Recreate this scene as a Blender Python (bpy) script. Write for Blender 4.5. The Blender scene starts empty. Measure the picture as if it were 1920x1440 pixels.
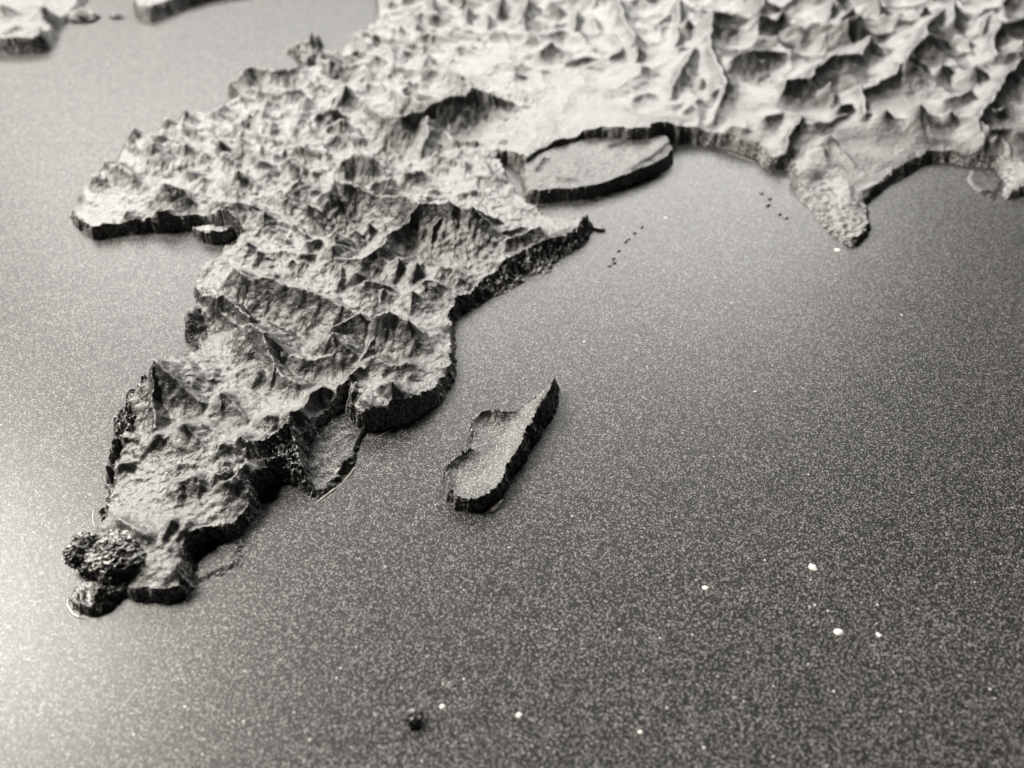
import bpy, bmesh, math, random
import numpy as np
from mathutils import Vector

# ------------------------------------------------------------------ camera, world, lights
CAM_H, PITCH, FPX = 0.20, math.radians(44.0), 1440.0      # metres, below horizontal, focal length in photo pixels
scene = bpy.context.scene
cam_d = bpy.data.cameras.new('camera'); cam = bpy.data.objects.new('camera', cam_d)
scene.collection.objects.link(cam); scene.camera = cam
cam.location = (0, 0, CAM_H); cam.rotation_euler = (math.radians(90) - PITCH, 0, 0)
cam_d.sensor_width = 36.0; cam_d.lens = 36.0 * FPX / 1920.0
cam_d.clip_start = 0.005; cam_d.clip_end = 50
cam_d.dof.use_dof = True; cam_d.dof.focus_distance = 0.268; cam_d.dof.aperture_fstop = 8.5

world = bpy.data.worlds.new('World'); scene.world = world; world.use_nodes = True
bg = world.node_tree.nodes['Background']
bg.inputs['Color'].default_value = (1.0, 0.95, 0.88, 1); bg.inputs['Strength'].default_value = 0.012

def area(name, loc, target, sx, sy, power, col):
    d = bpy.data.lights.new(name, 'AREA'); d.shape = 'RECTANGLE'; d.size = sx; d.size_y = sy
    d.energy = power; d.color = col
    o = bpy.data.objects.new(name, d); scene.collection.objects.link(o)
    o.location = loc
    o.rotation_euler = (Vector(target) - Vector(loc)).to_track_quat('-Z', 'Y').to_euler()
    return o
area('window_light', (-0.15, 1.95, 1.10), (0.1, 0.4, 0), 2.6, 0.80, 116.0, (1.0, 0.975, 0.93))
area('left_lamp', (-0.92, 0.62, 0.95), (-0.1, 0.2, 0), 0.38, 0.50, 58.0, (1.0, 0.95, 0.86))

vs = scene.view_settings
vs.view_transform = 'Standard'; vs.look = 'None'; vs.exposure = 0.0; vs.gamma = 1.0; vs.use_curve_mapping = False
scene.cycles.use_denoising = True

# ------------------------------------------------------------------ helpers
def P(u, v, z=0.0):
    """photo pixel -> point (metres) on the plane z millimetres above the panel"""
    dx, dy = (u - 960.0) / FPX, (720.0 - v) / FPX
    c, s = math.cos(PITCH), math.sin(PITCH)
    d = (dx, c + dy * s, -s + dy * c)
    t = (z * 0.001 - CAM_H) / d[2]
    return (d[0] * t, d[1] * t)

rng = np.random.default_rng(7)
_perm = rng.permutation(512); _perm = np.concatenate([_perm, _perm])
_ang = rng.random(1024) * 2 * np.pi
_gx, _gy = np.cos(_ang), np.sin(_ang)
def noise(x, y, seed=0):
    x = x + seed * 37.7; y = y + seed * 11.3
    xi = np.floor(x).astype(np.int64); yi = np.floor(y).astype(np.int64)
    xf = x - xi; yf = y - yi
    u = xf * xf * xf * (xf * (xf * 6 - 15) + 10); v = yf * yf * yf * (yf * (yf * 6 - 15) + 10)
    def g(ix, iy, fx, fy):
        h = _perm[(_perm[ix & 511] + iy) & 511]
        return _gx[h] * fx + _gy[h] * fy
    a = g(xi, yi, xf, yf); b = g(xi + 1, yi, xf - 1, yf)
    c = g(xi, yi + 1, xf, yf - 1); d = g(xi + 1, yi + 1, xf - 1, yf - 1)
    return (a + (b - a) * u) * (1 - v) + (c + (d - c) * u) * v          # about -0.7..0.7
def fbm(x, y, octv=4, seed=0, gain=0.5):
    s = 0; a = 1
    for k in range(octv):
        s = s + a * noise(x, y, seed + k); x = x * 2.03; y = y * 2.03; a *= gain
    return s
_jx, _jy = rng.random(4096), rng.random(4096)
def bowls(x, y, seed=0):
    """squared distance to the nearest of scattered points: round hollows with sharp crests between them"""
    xi = np.floor(x).astype(np.int64); yi = np.floor(y).astype(np.int64)
    best = np.full(x.shape, 9.0)
    for ox in (-1, 0, 1):
        for oy in (-1, 0, 1):
            cx, cy = xi + ox, yi + oy
            h = (cx * 73856 + cy * 19349 + seed * 831) & 4095
            d = (cx + _jx[h] - x) ** 2 + (cy + _jy[h] - y) ** 2
            best = np.minimum(best, d)
    return best

def tag(o, label=None, cat=None, group=None, kind=None):
    if label: o['label'] = label
    if cat: o['category'] = cat
    if group: o['group'] = group
    if kind: o['kind'] = kind
    return o
def empty(name, xy):
    o = bpy.data.objects.new(name, None); scene.collection.objects.link(o)
    o.location = (xy[0], xy[1], 0); o.empty_display_size = 0.01
    return o
def link_mesh(name, verts, faces, mat, parent=None, smooth=True):
    me = bpy.data.meshes.new(name)
    verts = np.asarray(verts, dtype=np.float32)
    off = np.array(parent.location, dtype=np.float32) if parent else np.zeros(3, np.float32)
    verts = verts - off
    if isinstance(faces, np.ndarray):
        n, k = faces.shape
        me.vertices.add(len(verts)); me.vertices.foreach_set('co', verts.ravel())
        me.loops.add(n * k); me.loops.foreach_set('vertex_index', faces.ravel().astype(np.int32))
        me.polygons.add(n); me.polygons.foreach_set('loop_start', np.arange(0, n * k, k, dtype=np.int32))
        me.polygons.foreach_set('loop_total', np.full(n, k, dtype=np.int32))
        me.update(calc_edges=True)
    else:
        me.from_pydata(verts.tolist(), [], faces); me.update()
    me.polygons.foreach_set('use_smooth', np.full(len(me.polygons), smooth, dtype=bool))
    me.materials.append(mat)
    o = bpy.data.objects.new(name, me); scene.collection.objects.link(o)
    if parent: o.parent = parent
    return o

# ------------------------------------------------------------------ materials
def paint_material(name, dark, light, cover, rough, grain, bump, spec=0.5, mid_scale=60.0, fleck=0.0, coat=0.0, patch=0.05, sparkle=0.0, b2s=3.0, dust=None):
    """black paint under a fine speckle of lighter overspray: grain = speckle size in metres, cover = share of light specks"""
    m = bpy.data.materials.new(name); m.use_nodes = True
    nt = m.node_tree; N = nt.nodes; L = nt.links
    bs = N['Principled BSDF']
    tc = N.new('ShaderNodeTexCoord'); geo = N.new('ShaderNodeNewGeometry')
    pos = geo.outputs['Position']
    n1 = N.new('ShaderNodeTexNoise'); n1.inputs['Scale'].default_value = 1.0 / grain; n1.inputs['Detail'].default_value = 2.0
    n1.inputs['Roughness'].default_value = 0.6
    n2 = N.new('ShaderNodeTexNoise'); n2.inputs['Scale'].default_value = mid_scale; n2.inputs['Detail'].default_value = 4.0
    n3 = N.new('ShaderNodeTexVoronoi'); n3.inputs['Scale'].default_value = 0.55 / grain
    for n in (n1, n2, n3): L.new(pos, n.inputs['Vector'])
    # threshold wanders with the mid-scale noise so that the overspray is patchy
    mr = N.new('ShaderNodeMapRange'); mr.inputs['From Min'].default_value = 0.3; mr.inputs['From Max'].default_value = 0.7
    mr.inputs['To Min'].default_value = 0.62 - cover * 0.3 + patch; mr.inputs['To Max'].default_value = 0.62 - cover * 0.3 - patch
    L.new(n2.outputs['Fac'], mr.inputs['Value'])
    sub = N.new('ShaderNodeMath'); sub.operation = 'SUBTRACT'; L.new(n1.outputs['Fac'], sub.inputs[0]); L.new(mr.outputs['Result'], sub.inputs[1])
    st = N.new('ShaderNodeMapRange'); st.inputs['From Min'].default_value = -0.04; st.inputs['From Max'].default_value = 0.10
    L.new(sub.outputs[0], st.inputs['Value'])
    mix = N.new('ShaderNodeMix'); mix.data_type = 'RGBA'
    mix.inputs['A'].default_value = (*dark, 1); mix.inputs['B'].default_value = (*light, 1)
    L.new(st.outputs['Result'], mix.inputs['Factor'])
    col = mix.outputs['Result']
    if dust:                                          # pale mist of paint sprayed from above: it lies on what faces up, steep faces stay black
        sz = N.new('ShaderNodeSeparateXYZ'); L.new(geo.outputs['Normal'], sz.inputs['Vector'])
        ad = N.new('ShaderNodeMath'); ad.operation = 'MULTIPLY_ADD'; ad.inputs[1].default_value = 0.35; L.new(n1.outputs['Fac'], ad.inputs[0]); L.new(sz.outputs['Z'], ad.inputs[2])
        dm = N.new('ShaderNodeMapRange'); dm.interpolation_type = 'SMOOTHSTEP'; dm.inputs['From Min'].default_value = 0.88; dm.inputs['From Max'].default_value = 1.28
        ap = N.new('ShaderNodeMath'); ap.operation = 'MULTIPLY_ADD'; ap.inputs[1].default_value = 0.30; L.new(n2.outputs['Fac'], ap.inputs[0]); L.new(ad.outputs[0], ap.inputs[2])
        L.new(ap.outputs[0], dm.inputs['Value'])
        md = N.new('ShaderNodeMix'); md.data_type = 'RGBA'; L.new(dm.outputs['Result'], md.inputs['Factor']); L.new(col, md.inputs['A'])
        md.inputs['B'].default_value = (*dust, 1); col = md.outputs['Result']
    if sparkle > 0:                                   # single bright flakes of the sprayed paint
        vo = N.new('ShaderNodeTexVoronoi'); vo.inputs['Scale'].default_value = 1.0 / 0.00032; L.new(pos, vo.inputs['Vector'])
        se = N.new('ShaderNodeSeparateColor'); L.new(vo.outputs['Color'], se.inputs['Color'])
        pw = N.new('ShaderNodeMapRange'); pw.inputs['From Min'].default_value = 0.70; pw.inputs['From Max'].default_value = 1.0; L.new(se.outputs['Red'], pw.inputs['Value'])
        ml = N.new('ShaderNodeMath'); ml.operation = 'MULTIPLY'; ml.inputs[1].default_value = sparkle; L.new(pw.outputs[0], ml.inputs[0])
        ms = N.new('ShaderNodeMix'); ms.data_type = 'RGBA'; L.new(ml.outputs[0], ms.inputs['Factor']); L.new(col, ms.inputs['A'])
        ms.inputs['B'].default_value = (0.66, 0.65, 0.62, 1); col = ms.outputs['Result']
    if fleck > 0:
        lt = N.new('ShaderNodeMath'); lt.operation = 'LESS_THAN'; lt.inputs[1].default_value = fleck
        sx = N.new('ShaderNodeSeparateColor'); L.new(n3.outputs['Color'], sx.inputs['Color']); L.new(sx.outputs['Red'], lt.inputs[0])
        ds = N.new('ShaderNodeMath'); ds.operation = 'LESS_THAN'; ds.inputs[1].default_value = 0.42; L.new(n3.outputs['Distance'], ds.inputs[0])
        mu = N.new('ShaderNodeMath'); mu.operation = 'MULTIPLY'; L.new(lt.outputs[0], mu.inputs[0]); L.new(ds.outputs[0], mu.inputs[1])
        mx = N.new('ShaderNodeMix'); mx.data_type = 'RGBA'; L.new(mu.outputs[0], mx.inputs['Factor'])
        L.new(col, mx.inputs['A']); mx.inputs['B'].default_value = (0.6, 0.58, 0.54, 1); col = mx.outputs['Result']
    L.new(col, bs.inputs['Base Color'])
    rr = N.new('ShaderNodeMapRange'); rr.inputs['To Min'].default_value = rough - 0.08; rr.inputs['To Max'].default_value = rough + 0.08
    L.new(n2.outputs['Fac'], rr.inputs['Value']); L.new(rr.outputs['Result'], bs.inputs['Roughness'])
    bs.inputs['Specular IOR Level'].default_value = spec
    bs.inputs['Coat Weight'].default_value = coat; bs.inputs['Coat Roughness'].default_value = 0.26
    b = N.new('ShaderNodeBump'); b.inputs['Strength'].default_value = 1.0; b.inputs['Distance'].default_value = bump
    L.new(n1.outputs['Fac'], b.inputs['Height'])
    b2 = N.new('ShaderNodeBump'); b2.inputs['Strength'].default_value = 0.5; b2.inputs['Distance'].default_value = bump * b2s
    n4 = N.new('ShaderNodeTexNoise'); n4.inputs['Scale'].default_value = 0.22 / grain; n4.inputs['Detail'].default_value = 3; L.new(pos, n4.inputs['Vector'])
    L.new(n4.outputs['Fac'], b2.inputs['Height']); L.new(b.outputs['Normal'], b2.inputs['Normal'])
    L.new(b2.outputs['Normal'], bs.inputs['Normal'])
    if coat > 0:                                      # the clear top layer follows the grain only partly
        b3 = N.new('ShaderNodeBump'); b3.inputs['Strength'].default_value = 1.0; b3.inputs['Distance'].default_value = bump * 0.30
        L.new(n1.outputs['Fac'], b3.inputs['Height']); L.new(b3.outputs['Normal'], bs.inputs['Coat Normal'])
    return m

M_panel = paint_material('panel_paint', (0.006, 0.006, 0.006), (0.035, 0.034, 0.033), 0.12, 0.50, 0.00042, 0.00024, patch=0.07, mid_scale=8.0, spec=0.12, coat=0.29, sparkle=0.30, b2s=0.8)
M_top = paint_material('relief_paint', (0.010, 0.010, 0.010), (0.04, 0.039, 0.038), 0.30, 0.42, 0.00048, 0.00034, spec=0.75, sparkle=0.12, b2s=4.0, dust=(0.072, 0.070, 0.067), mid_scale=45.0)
M_cliff = paint_material('cliff_plastic', (0.010, 0.010, 0.010), (0.26, 0.255, 0.245), 0.36, 0.30, 0.0009, 0.0008)
M_isl = paint_material('island_paint', (0.014, 0.014, 0.013), (0.08, 0.078, 0.075), 0.22, 0.44, 0.00050, 0.00028, spec=0.45, sparkle=0.32)
M_rock = paint_material('crag_plastic', (0.009, 0.009, 0.009), (0.20, 0.195, 0.185), 0.34, 0.28, 0.0010, 0.0004)
M_glue = bpy.data.materials.new('glue'); M_glue.use_nodes = True
_b = M_glue.node_tree.nodes['Principled BSDF']
_b.inputs['Base Color'].default_value = (0.5, 0.48, 0.43, 1); _b.inputs['Roughness'].default_value = 0.12
_b.inputs['Transmission Weight'].default_value = 0.55; _b.inputs['IOR'].default_value = 1.47
M_white = bpy.data.materials.new('white_paint_speck'); M_white.use_nodes = True
_b = M_white.node_tree.nodes['Principled BSDF']
_b.inputs['Base Color'].default_value = (0.50, 0.485, 0.45, 1); _b.inputs['Roughness'].default_value = 0.6

# ------------------------------------------------------------------ the panel
def build_panel():
    x0, x1, y0, y1, t = -0.9, 1.0, -0.25, 1.15, 0.018
    bm = bmesh.new()
    v = [bm.verts.new(p) for p in ((x0, y0, -t), (x1, y0, -t), (x1, y1, -t), (x0, y1, -t), (x0, y0, 0), (x1, y0, 0), (x1, y1, 0), (x0, y1, 0))]
    for f in ((3, 2, 1, 0), (4, 5, 6, 7), (0, 1, 5, 4), (1, 2, 6, 5), (2, 3, 7, 6), (3, 0, 4, 7)): bm.faces.new([v[i] for i in f])
    bmesh.ops.bevel(bm, geom=[e for e in bm.edges], offset=0.002, segments=2, affect='EDGES')
    me = bpy.data.meshes.new('panel'); bm.to_mesh(me); bm.free(); me.materials.append(M_panel)
    o = bpy.data.objects.new('panel', me); scene.collection.objects.link(o)
    tag(o, 'black speckled panel that the relief pieces are glued on', kind='structure')
build_panel()

# ------------------------------------------------------------------ terrain machinery
def axis(parts):
    out = []
    for a, b, s in parts: out.append(np.arange(a, b, s))
    return np.concatenate(out)

def smooth_outline(pts, step=0.0012, rough=0.0009, seed=0):
    p = np.array([P(*q) for q in pts]); out = []
    n = len(p)
    for i in range(n):
        a, b = p[i], p[(i + 1) % n]
        k = max(1, int(np.hypot(*(b - a)) / step))
        if k > 400: k = 400
        t = np.arange(k) / k
        out.append(a + (b - a) * t[:, None])
    q = np.concatenate(out)
    # round the traced corners a little, then roughen
    for _ in range(1): q = 0.5 * q + 0.25 * (np.roll(q, 1, 0) + np.roll(q, -1, 0))
    q[:, 0] += rough * fbm(q[:, 0] / 0.006, q[:, 1] / 0.006, 3, seed + 3)
    q[:, 1] += rough * fbm(q[:, 0] / 0.006, q[:, 1] / 0.006, 3, seed + 9)
    return q

def signed_distance(xs, ys, poly, reach=0.014):
    nx, ny = len(xs), len(ys)
    D = np.full((ny, nx), reach)
    n = len(poly); nxt = np.roll(poly, -1, 0)
    for a, b in zip(poly, nxt):
        x_lo, x_hi = min(a[0], b[0]) - reach, max(a[0], b[0]) + reach
        y_lo, y_hi = min(a[1], b[1]) - reach, max(a[1], b[1]) + reach
        i0, i1 = np.searchsorted(xs, (x_lo, x_hi)); j0, j1 = np.searchsorted(ys, (y_lo, y_hi))
        if i0 >= i1 or j0 >= j1: continue
        X = xs[None, i0:i1]; Y = ys[j0:j1, None]
        d = b - a; L2 = d @ d + 1e-18
        t = np.clip(((X - a[0]) * d[0] + (Y - a[1]) * d[1]) / L2, 0, 1)
        dist = np.sqrt((X - a[0] - t * d[0]) ** 2 + (Y - a[1] - t * d[1]) ** 2)
        np.minimum(D[j0:j1, i0:i1], dist, out=D[j0:j1, i0:i1])
    inside = np.zeros((ny, nx), bool)
    for j, y in enumerate(ys):
        m = (poly[:, 1] <= y) != (nxt[:, 1] <= y)
        if not m.any(): continue
        a, b = poly[m], nxt[m]
        cx = np.sort(a[:, 0] + (y - a[:, 1]) / (b[:, 1] - a[:, 1]) * (b[:, 0] - a[:, 0]))
        inside[j] = (np.searchsorted(cx, xs) & 1).astype(bool)
    return np.where(inside, D, -D)

def control_field(X, Y, ctrl, power=3.0):
    """inverse-distance blend of hand-set values; ctrl = (u, v, value...)"""
    num = 0; den = 0
    vals = np.array([c[2:] for c in ctrl], float)
    out = [0.0] * vals.shape[1]
    for c, val in zip(ctrl, vals):
        x, y = P(c[0], c[1], 9)
        w = ((X - x) ** 2 + (Y - y) ** 2 + 1e-5) ** (-power / 2)
        den = den + w
        for k in range(len(out)): out[k] = out[k] + w * val[k]
    return [o / den for o in out]

def add_ridges(xs, ys, X, Y, base, ridges, k=2.6, warp=0.0016, seed=5):
    """raise crests: every ridge is a line of (u, v, height mm); the flanks fall away concavely to the base"""
    WX = X + warp * fbm(X / 0.010, Y / 0.010, 3, seed); WY = Y + warp * fbm(X / 0.010, Y / 0.010, 3, seed + 7)
    jag = 1.0 + 0.35 * fbm(X / 0.0045, Y / 0.0045, 3, seed + 2)
    H = base.copy()
    for r in ridges:
        kk = k
        if isinstance(r[0], (int, float)): kk = r[0] * 2.1; r = r[1]
        pts = [(*P(u, v, h), h * 0.001) for u, v, h in r]
        if len(pts) == 1: pts = [pts[0], (pts[0][0] + 0.0005, pts[0][1] + 0.0003, pts[0][2])]
        for a, b in zip(pts, pts[1:]):
            kk2 = kk; hm = max(a[2], b[2]); reach = kk * max(hm - 0.004, 0.002) + 0.003
            i0, i1 = np.searchsorted(xs, (min(a[0], b[0]) - reach, max(a[0], b[0]) + reach))
            j0, j1 = np.searchsorted(ys, (min(a[1], b[1]) - reach, max(a[1], b[1]) + reach))
            if i0 >= i1 or j0 >= j1: continue
            sl = (slice(j0, j1), slice(i0, i1))
            x, y, bs = WX[sl], WY[sl], base[sl]
            dx, dy = b[0] - a[0], b[1] - a[1]; L2 = dx * dx + dy * dy + 1e-18
            t = np.clip(((x - a[0]) * dx + (y - a[1]) * dy) / L2, 0, 1)
            d = np.sqrt((x - a[0] - t * dx) ** 2 + (y - a[1] - t * dy) ** 2)
            top = a[2] + (b[2] - a[2]) * t
            rise = np.maximum(top - bs, 0.0)
            w = kk * rise + 0.002
            f = np.clip(1 - d / w, 0, 1)
            h = bs + rise * (0.88 * f ** 4 + 0.12 * f) * np.clip(jag[sl], 0.6, 1.25) ** (d / w * 2.0)
            np.maximum(H[sl], h, out=H[sl])
    return H

def terrain(parent, name, outline, xs, ys, height_fn, mats, edge=0.0022, rough=0.0017, seed=0, cliff_name='cliff_face', split=True, slopes=()):
    poly = smooth_outline(outline, rough=rough, seed=seed)
    SD = signed_distance(xs, ys, poly)
    X, Y = np.meshgrid(xs, ys)
    sx = np.gradient(xs)[None, :]; sy = np.gradient(ys)[:, None]
    e = np.maximum(edge, 1.7 * np.maximum(sx, sy))
    for u, v, r, k in slopes:                     # stretches where the flank is a ramp rather than a wall
        x, y = P(u, v); e = e * (1 + k * np.exp(-((X - x) ** 2 + (Y - y) ** 2) / (r * 0.001) ** 2))
    SDn = SD + 0.0009 * fbm(X / 0.0022, Y / 0.0022, 3, seed + 21)
    p = np.clip((SDn + np.minimum(0.3 * e, 0.0007)) / e, 0, 1)
    H = height_fn(X, Y, SD)
    Z = p * H - (1 - p) * 0.0015
    # rough cliffs push the surface sideways a little
    side = np.where((p > 0) & (p < 1), 1.0, 0.0)
    Z = Z + side * 0.0022 * fbm(X / 0.0024, Y / 0.0024, 4, seed + 31, 0.6) * np.clip(H / 0.008, 0.2, 1)
    ny, nx = Z.shape
    keep = p > 0
    cell = keep[:-1, :-1] | keep[1:, :-1] | keep[:-1, 1:] | keep[1:, 1:]
    pc = np.minimum(np.minimum(p[:-1, :-1], p[1:, :-1]), np.minimum(p[:-1, 1:], p[1:, 1:]))
    idx = np.arange(ny * nx).reshape(ny, nx)
    V = np.stack([X, Y, Z], -1).reshape(-1, 3)
    objs = []
    groups = [(name, cell & (pc >= 0.97), mats[0]), (cliff_name, cell & (pc < 0.97), mats[1])] if split else [(name, cell, mats[0])]
    for nm, msk, mat in groups:
        j, i = np.nonzero(msk)
        q = np.stack([idx[j, i], idx[j, i + 1], idx[j + 1, i + 1], idx[j + 1, i]], 1)
        used, inv = np.unique(q, return_inverse=True)
        objs.append(link_mesh(nm, V[used], inv.reshape(q.shape), mat, parent))
    return objs

# ------------------------------------------------------------------ the large landmass
MAIN = [(122, 378, 9), (127, 408, 0), (150, 430, 0), (175, 450, 0), (225, 443, 0), (262, 438, 0), (310, 437, 0), (352, 432, 0),
    (372, 424, 0), (410, 432, 0), (445, 442, 0), (458, 455, 0), (440, 462, 3), (415, 470, 5), (395, 482, 6), (370, 492, 8), (354, 507, 11),
    (352, 515, 10), (360, 530, 7), (366, 545, 8), (347, 574, 12), (346, 600, 6), (347, 640, 0), (362, 650, 0), (380, 656, 2), (345, 662, 6), (312, 662, 9),
    (286, 656, 20), (272, 690, 14), (262, 705, 8), (242, 725, 8), (236, 742, 4), (228, 765, 4), (214, 785, 3), (207, 820, 2), (203, 850, 2),
    (190, 866, 5), (186, 893, 2), (191, 915, 0), (194, 940, 0), (186, 960, 0), (190, 990, 0), (172, 1010, 3), (160, 1040, 3), (175, 1075, 2),
    (205, 1095, 1), (232, 1105, 2), (238, 1128, 0), (262, 1130, 0), (292, 1135, 0), (330, 1131, 0), (352, 1122, 0), (358, 1100, 0), (362, 1060, 0), (368, 1035, 1),
    (395, 1022, 0), (432, 1012, 0), (462, 992, 0), (484, 968, 0), (486, 945, 0), (498, 915, 0), (520, 900, 0), (552, 908, 0), (578, 925, 0), (592, 940, 0),
    (584, 905, 2), (572, 870, 2), (582, 835, 2), (604, 800, 2), (640, 762, 2), (655, 742, 3), (647, 760, 3), (648, 782, 1), (664, 802, 0), (690, 812, 0), (735, 798, 0),
    (765, 793, 0), (800, 776, 0), (832, 752, 0), (850, 722, 0), (855, 690, 0), (853, 640, 0), (852, 606, 0), (870, 588, 0), (905, 571, 0),
    (950, 551, 0), (1010, 526, 0), (1060, 492, 0), (1095, 466, 0), (1110, 440, 0), (1112, 425, 0), (1103, 391, 9), (1085, 396, 8), (1040, 396, 7),
    (1005, 388, 5), (984, 380, 3), (962, 352, 2), (944, 322, 2), (936, 302, 3), (950, 291, 4), (985, 308, 6), (992, 297, 8), (1040, 272, 8), (1095, 257, 8),
    (1130, 252, 8), (1175, 259, 8), (1222, 259, 8), (1228, 248, 8), (1248, 254, 5), (1265, 271, 0), (1310, 271, 0), (1360, 279, 0), (1420, 297, 0),
    (1436, 317, 0), (1462, 318, 0), (1478, 320, 0), (1482, 345, 0), (1491, 362, 0), (1512, 388, 0), (1542, 427, 0), (1577, 457, 0), (1602, 466, 0),
    (1626, 447, 0), (1632, 430, 0), (1628, 382, 0), (1650, 362, 0), (1668, 352, 0), (1703, 334, 0), (1722, 318, 0), (1742, 305, 0), (1770, 305, 0), (1800, 310, 0),
    (1845, 316, 0), (1866, 320, 0), (1878, 345, 0), (1884, 377, 0), (1902, 373, 0), (1925, 370, 0), (2020, 368, 0), (2150, 250, 0), (2150, -70, 8),
    (1500, -75, 8), (700, -70, 8), (702, -20, 10), (706, 14, 11), (699, 34, 9), (690, 48, 8), (662, 60, 8), (650, 78, 7), (635, 96, 6), (604, 108, 6),
    (575, 104, 9), (560, 120, 9), (520, 124, 10), (470, 124, 10), (452, 130, 10), (422, 145, 11), (421, 158, 7), (430, 174, 3), (448, 180, 6), (420, 196, 7), (398, 206, 7), (352, 208, 10), (330, 222, 9), (306, 222, 9),
    (282, 242, 8), (252, 238, 12), (236, 250, 10), (222, 275, 8), (206, 292, 10), (190, 296, 13), (172, 324, 11), (172, 345, 7), (152, 352, 7), (138, 366, 8)]

# base height (mm), size of the random hollows' crests (mm), fine roughness (mm)
CTRL = [(160, 390, 8, 0.8, .5), (230, 330, 9, 3, .9), (320, 300, 10, 4, .9), (420, 420, 7, 2.5, .8), (300, 400, 8, 2, .7), (480, 250, 10, 4, .9), (480, 150, 8, 3, .8),
    (560, 310, 10, 5, .9), (600, 220, 10, 4, .9), (620, 120, 9, 4, .8), (680, 60, 10, 4, .8), (760, 130, 12, 4, .8), (770, 262, 4, 3, .9), (850, 235, 5, 2, .7),
    (840, 300, 9, 3.5, 1.0), (900, 340, 9, 1.5, 1.0), (950, 240, 8, 1.6, 1.6), (1050, 200, 10, 1.6, 2.0), (1080, 140, 11, 1.8, 1.8), (940, 110, 12, 2.0, 1.2), (1200, 210, 12, 2.0, 1.6), (1000, 170, 11, 1.7, 2.0), (1150, 180, 11, 1.8, 2.0), (1060, 245, 8, 1.4, 1.6),
    (1000, 50, 11, 5, .6), (850, 40, 11, 5, .6), (1200, 120, 11, 3, .5), (1300, 60, 11, 5, .5), (1400, 150, 10, 3, .5), (1500, 60, 11, 6, .5), (1650, 60, 11, 6, .5), (1800, 60, 11, 5, .5),
    (1560, 180, 10, 3, .5), (1700, 170, 10, 2, .5), (1850, 150, 10, 3, .5), (1400, 220, 10, 2, .6), (1350, 250, 9, 1.5, .8), (1620, 275, 7, .4, .4), (1660, 228, 12, .3, .4), (1740, 228, 12, .3, .4), (1700, 278, 6.5, .3, .4), (1650, 312, 5, .3, .4), (1790, 250, 8, .3, .4), (1600, 235, 11, .5, .4), (1180, 238, 15, .5, .5), (1215, 238, 14.5, .5, .5), (1100, 240, 12.5, .6, .8), (1040, 262, 11, .8, 1.2), (1000, 285, 10, .8, 1.2),
    (1560, 330, 4.5, 1.6, 1.6), (1600, 420, 3.0, 1.2, 1.2), (1565, 390, 3.6, 1.2, 1.2), (1640, 330, 5, .4, .4), (1500, 300, 8, 1, .7), (1880, 300, 6, 1.5, .8), (1830, 290, 7, 2, .8), (1950, 100, 11, 4, .5),
    (1060, 420, 8, .6, .5), (960, 430, 8, 1.5, .8), (900, 490, 8, 1.5, .8), (820, 520, 8, 2, .8), (700, 420, 9, 3, .9), (600, 450, 9, 3.5, .9), (500, 470, 8, 2.5, .8),
    (650, 520, 9, 2, .8), (400, 520, 8, 1.5, .8), (430, 600, 5, 1, .6), (380, 600, 5, 1.5, 1.2), (560, 600, 7, .8, .5), (560, 660, 7, .8, .5), (640, 690, 8, .8, .5), (480, 700, 7, .8, .45),
    (380, 700, 6, .6, .45), (350, 770, 7, .7, .5), (450, 780, 7.5, .8, .5), (530, 770, 8, .8, .6), (250, 770, 5, 1.5, 1.2), (230, 850, 5, 1.5, 1.3), (330, 850, 7, 1.2, .9),
    (400, 930, 7, 1.2, .9), (260, 930, 7, 1.3, 1.1), (300, 900, 7, 1.3, 1.1), (460, 950, 5.5, 1.2, 1.0), (440, 992, 4, .8, .9), (390, 1008, 4.5, .8, .9), (475, 965, 4, .8, .9), (355, 1075, 6.5, .5, .6), (540, 860, 5, 1.5, 1.8), (500, 870, 6, 1.5, 1.7), (580, 900, 3, 1, 1.3), (300, 1040, 8, .8, .8), (240, 960, 7.5, 1, .9),
    (320, 1090, 8, .7, .6), (800, 680, 7.5, .8, .6), (740, 640, 7, 1.0, .8), (820, 620, 8, .8, .6), (830, 720, 8, .5, .5), (720, 740, 9.5, .8, .8), (680, 752, 12, .6, .9), (710, 755, 11.5, .6, .9), (700, 680, 7, 1, .7)]

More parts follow.
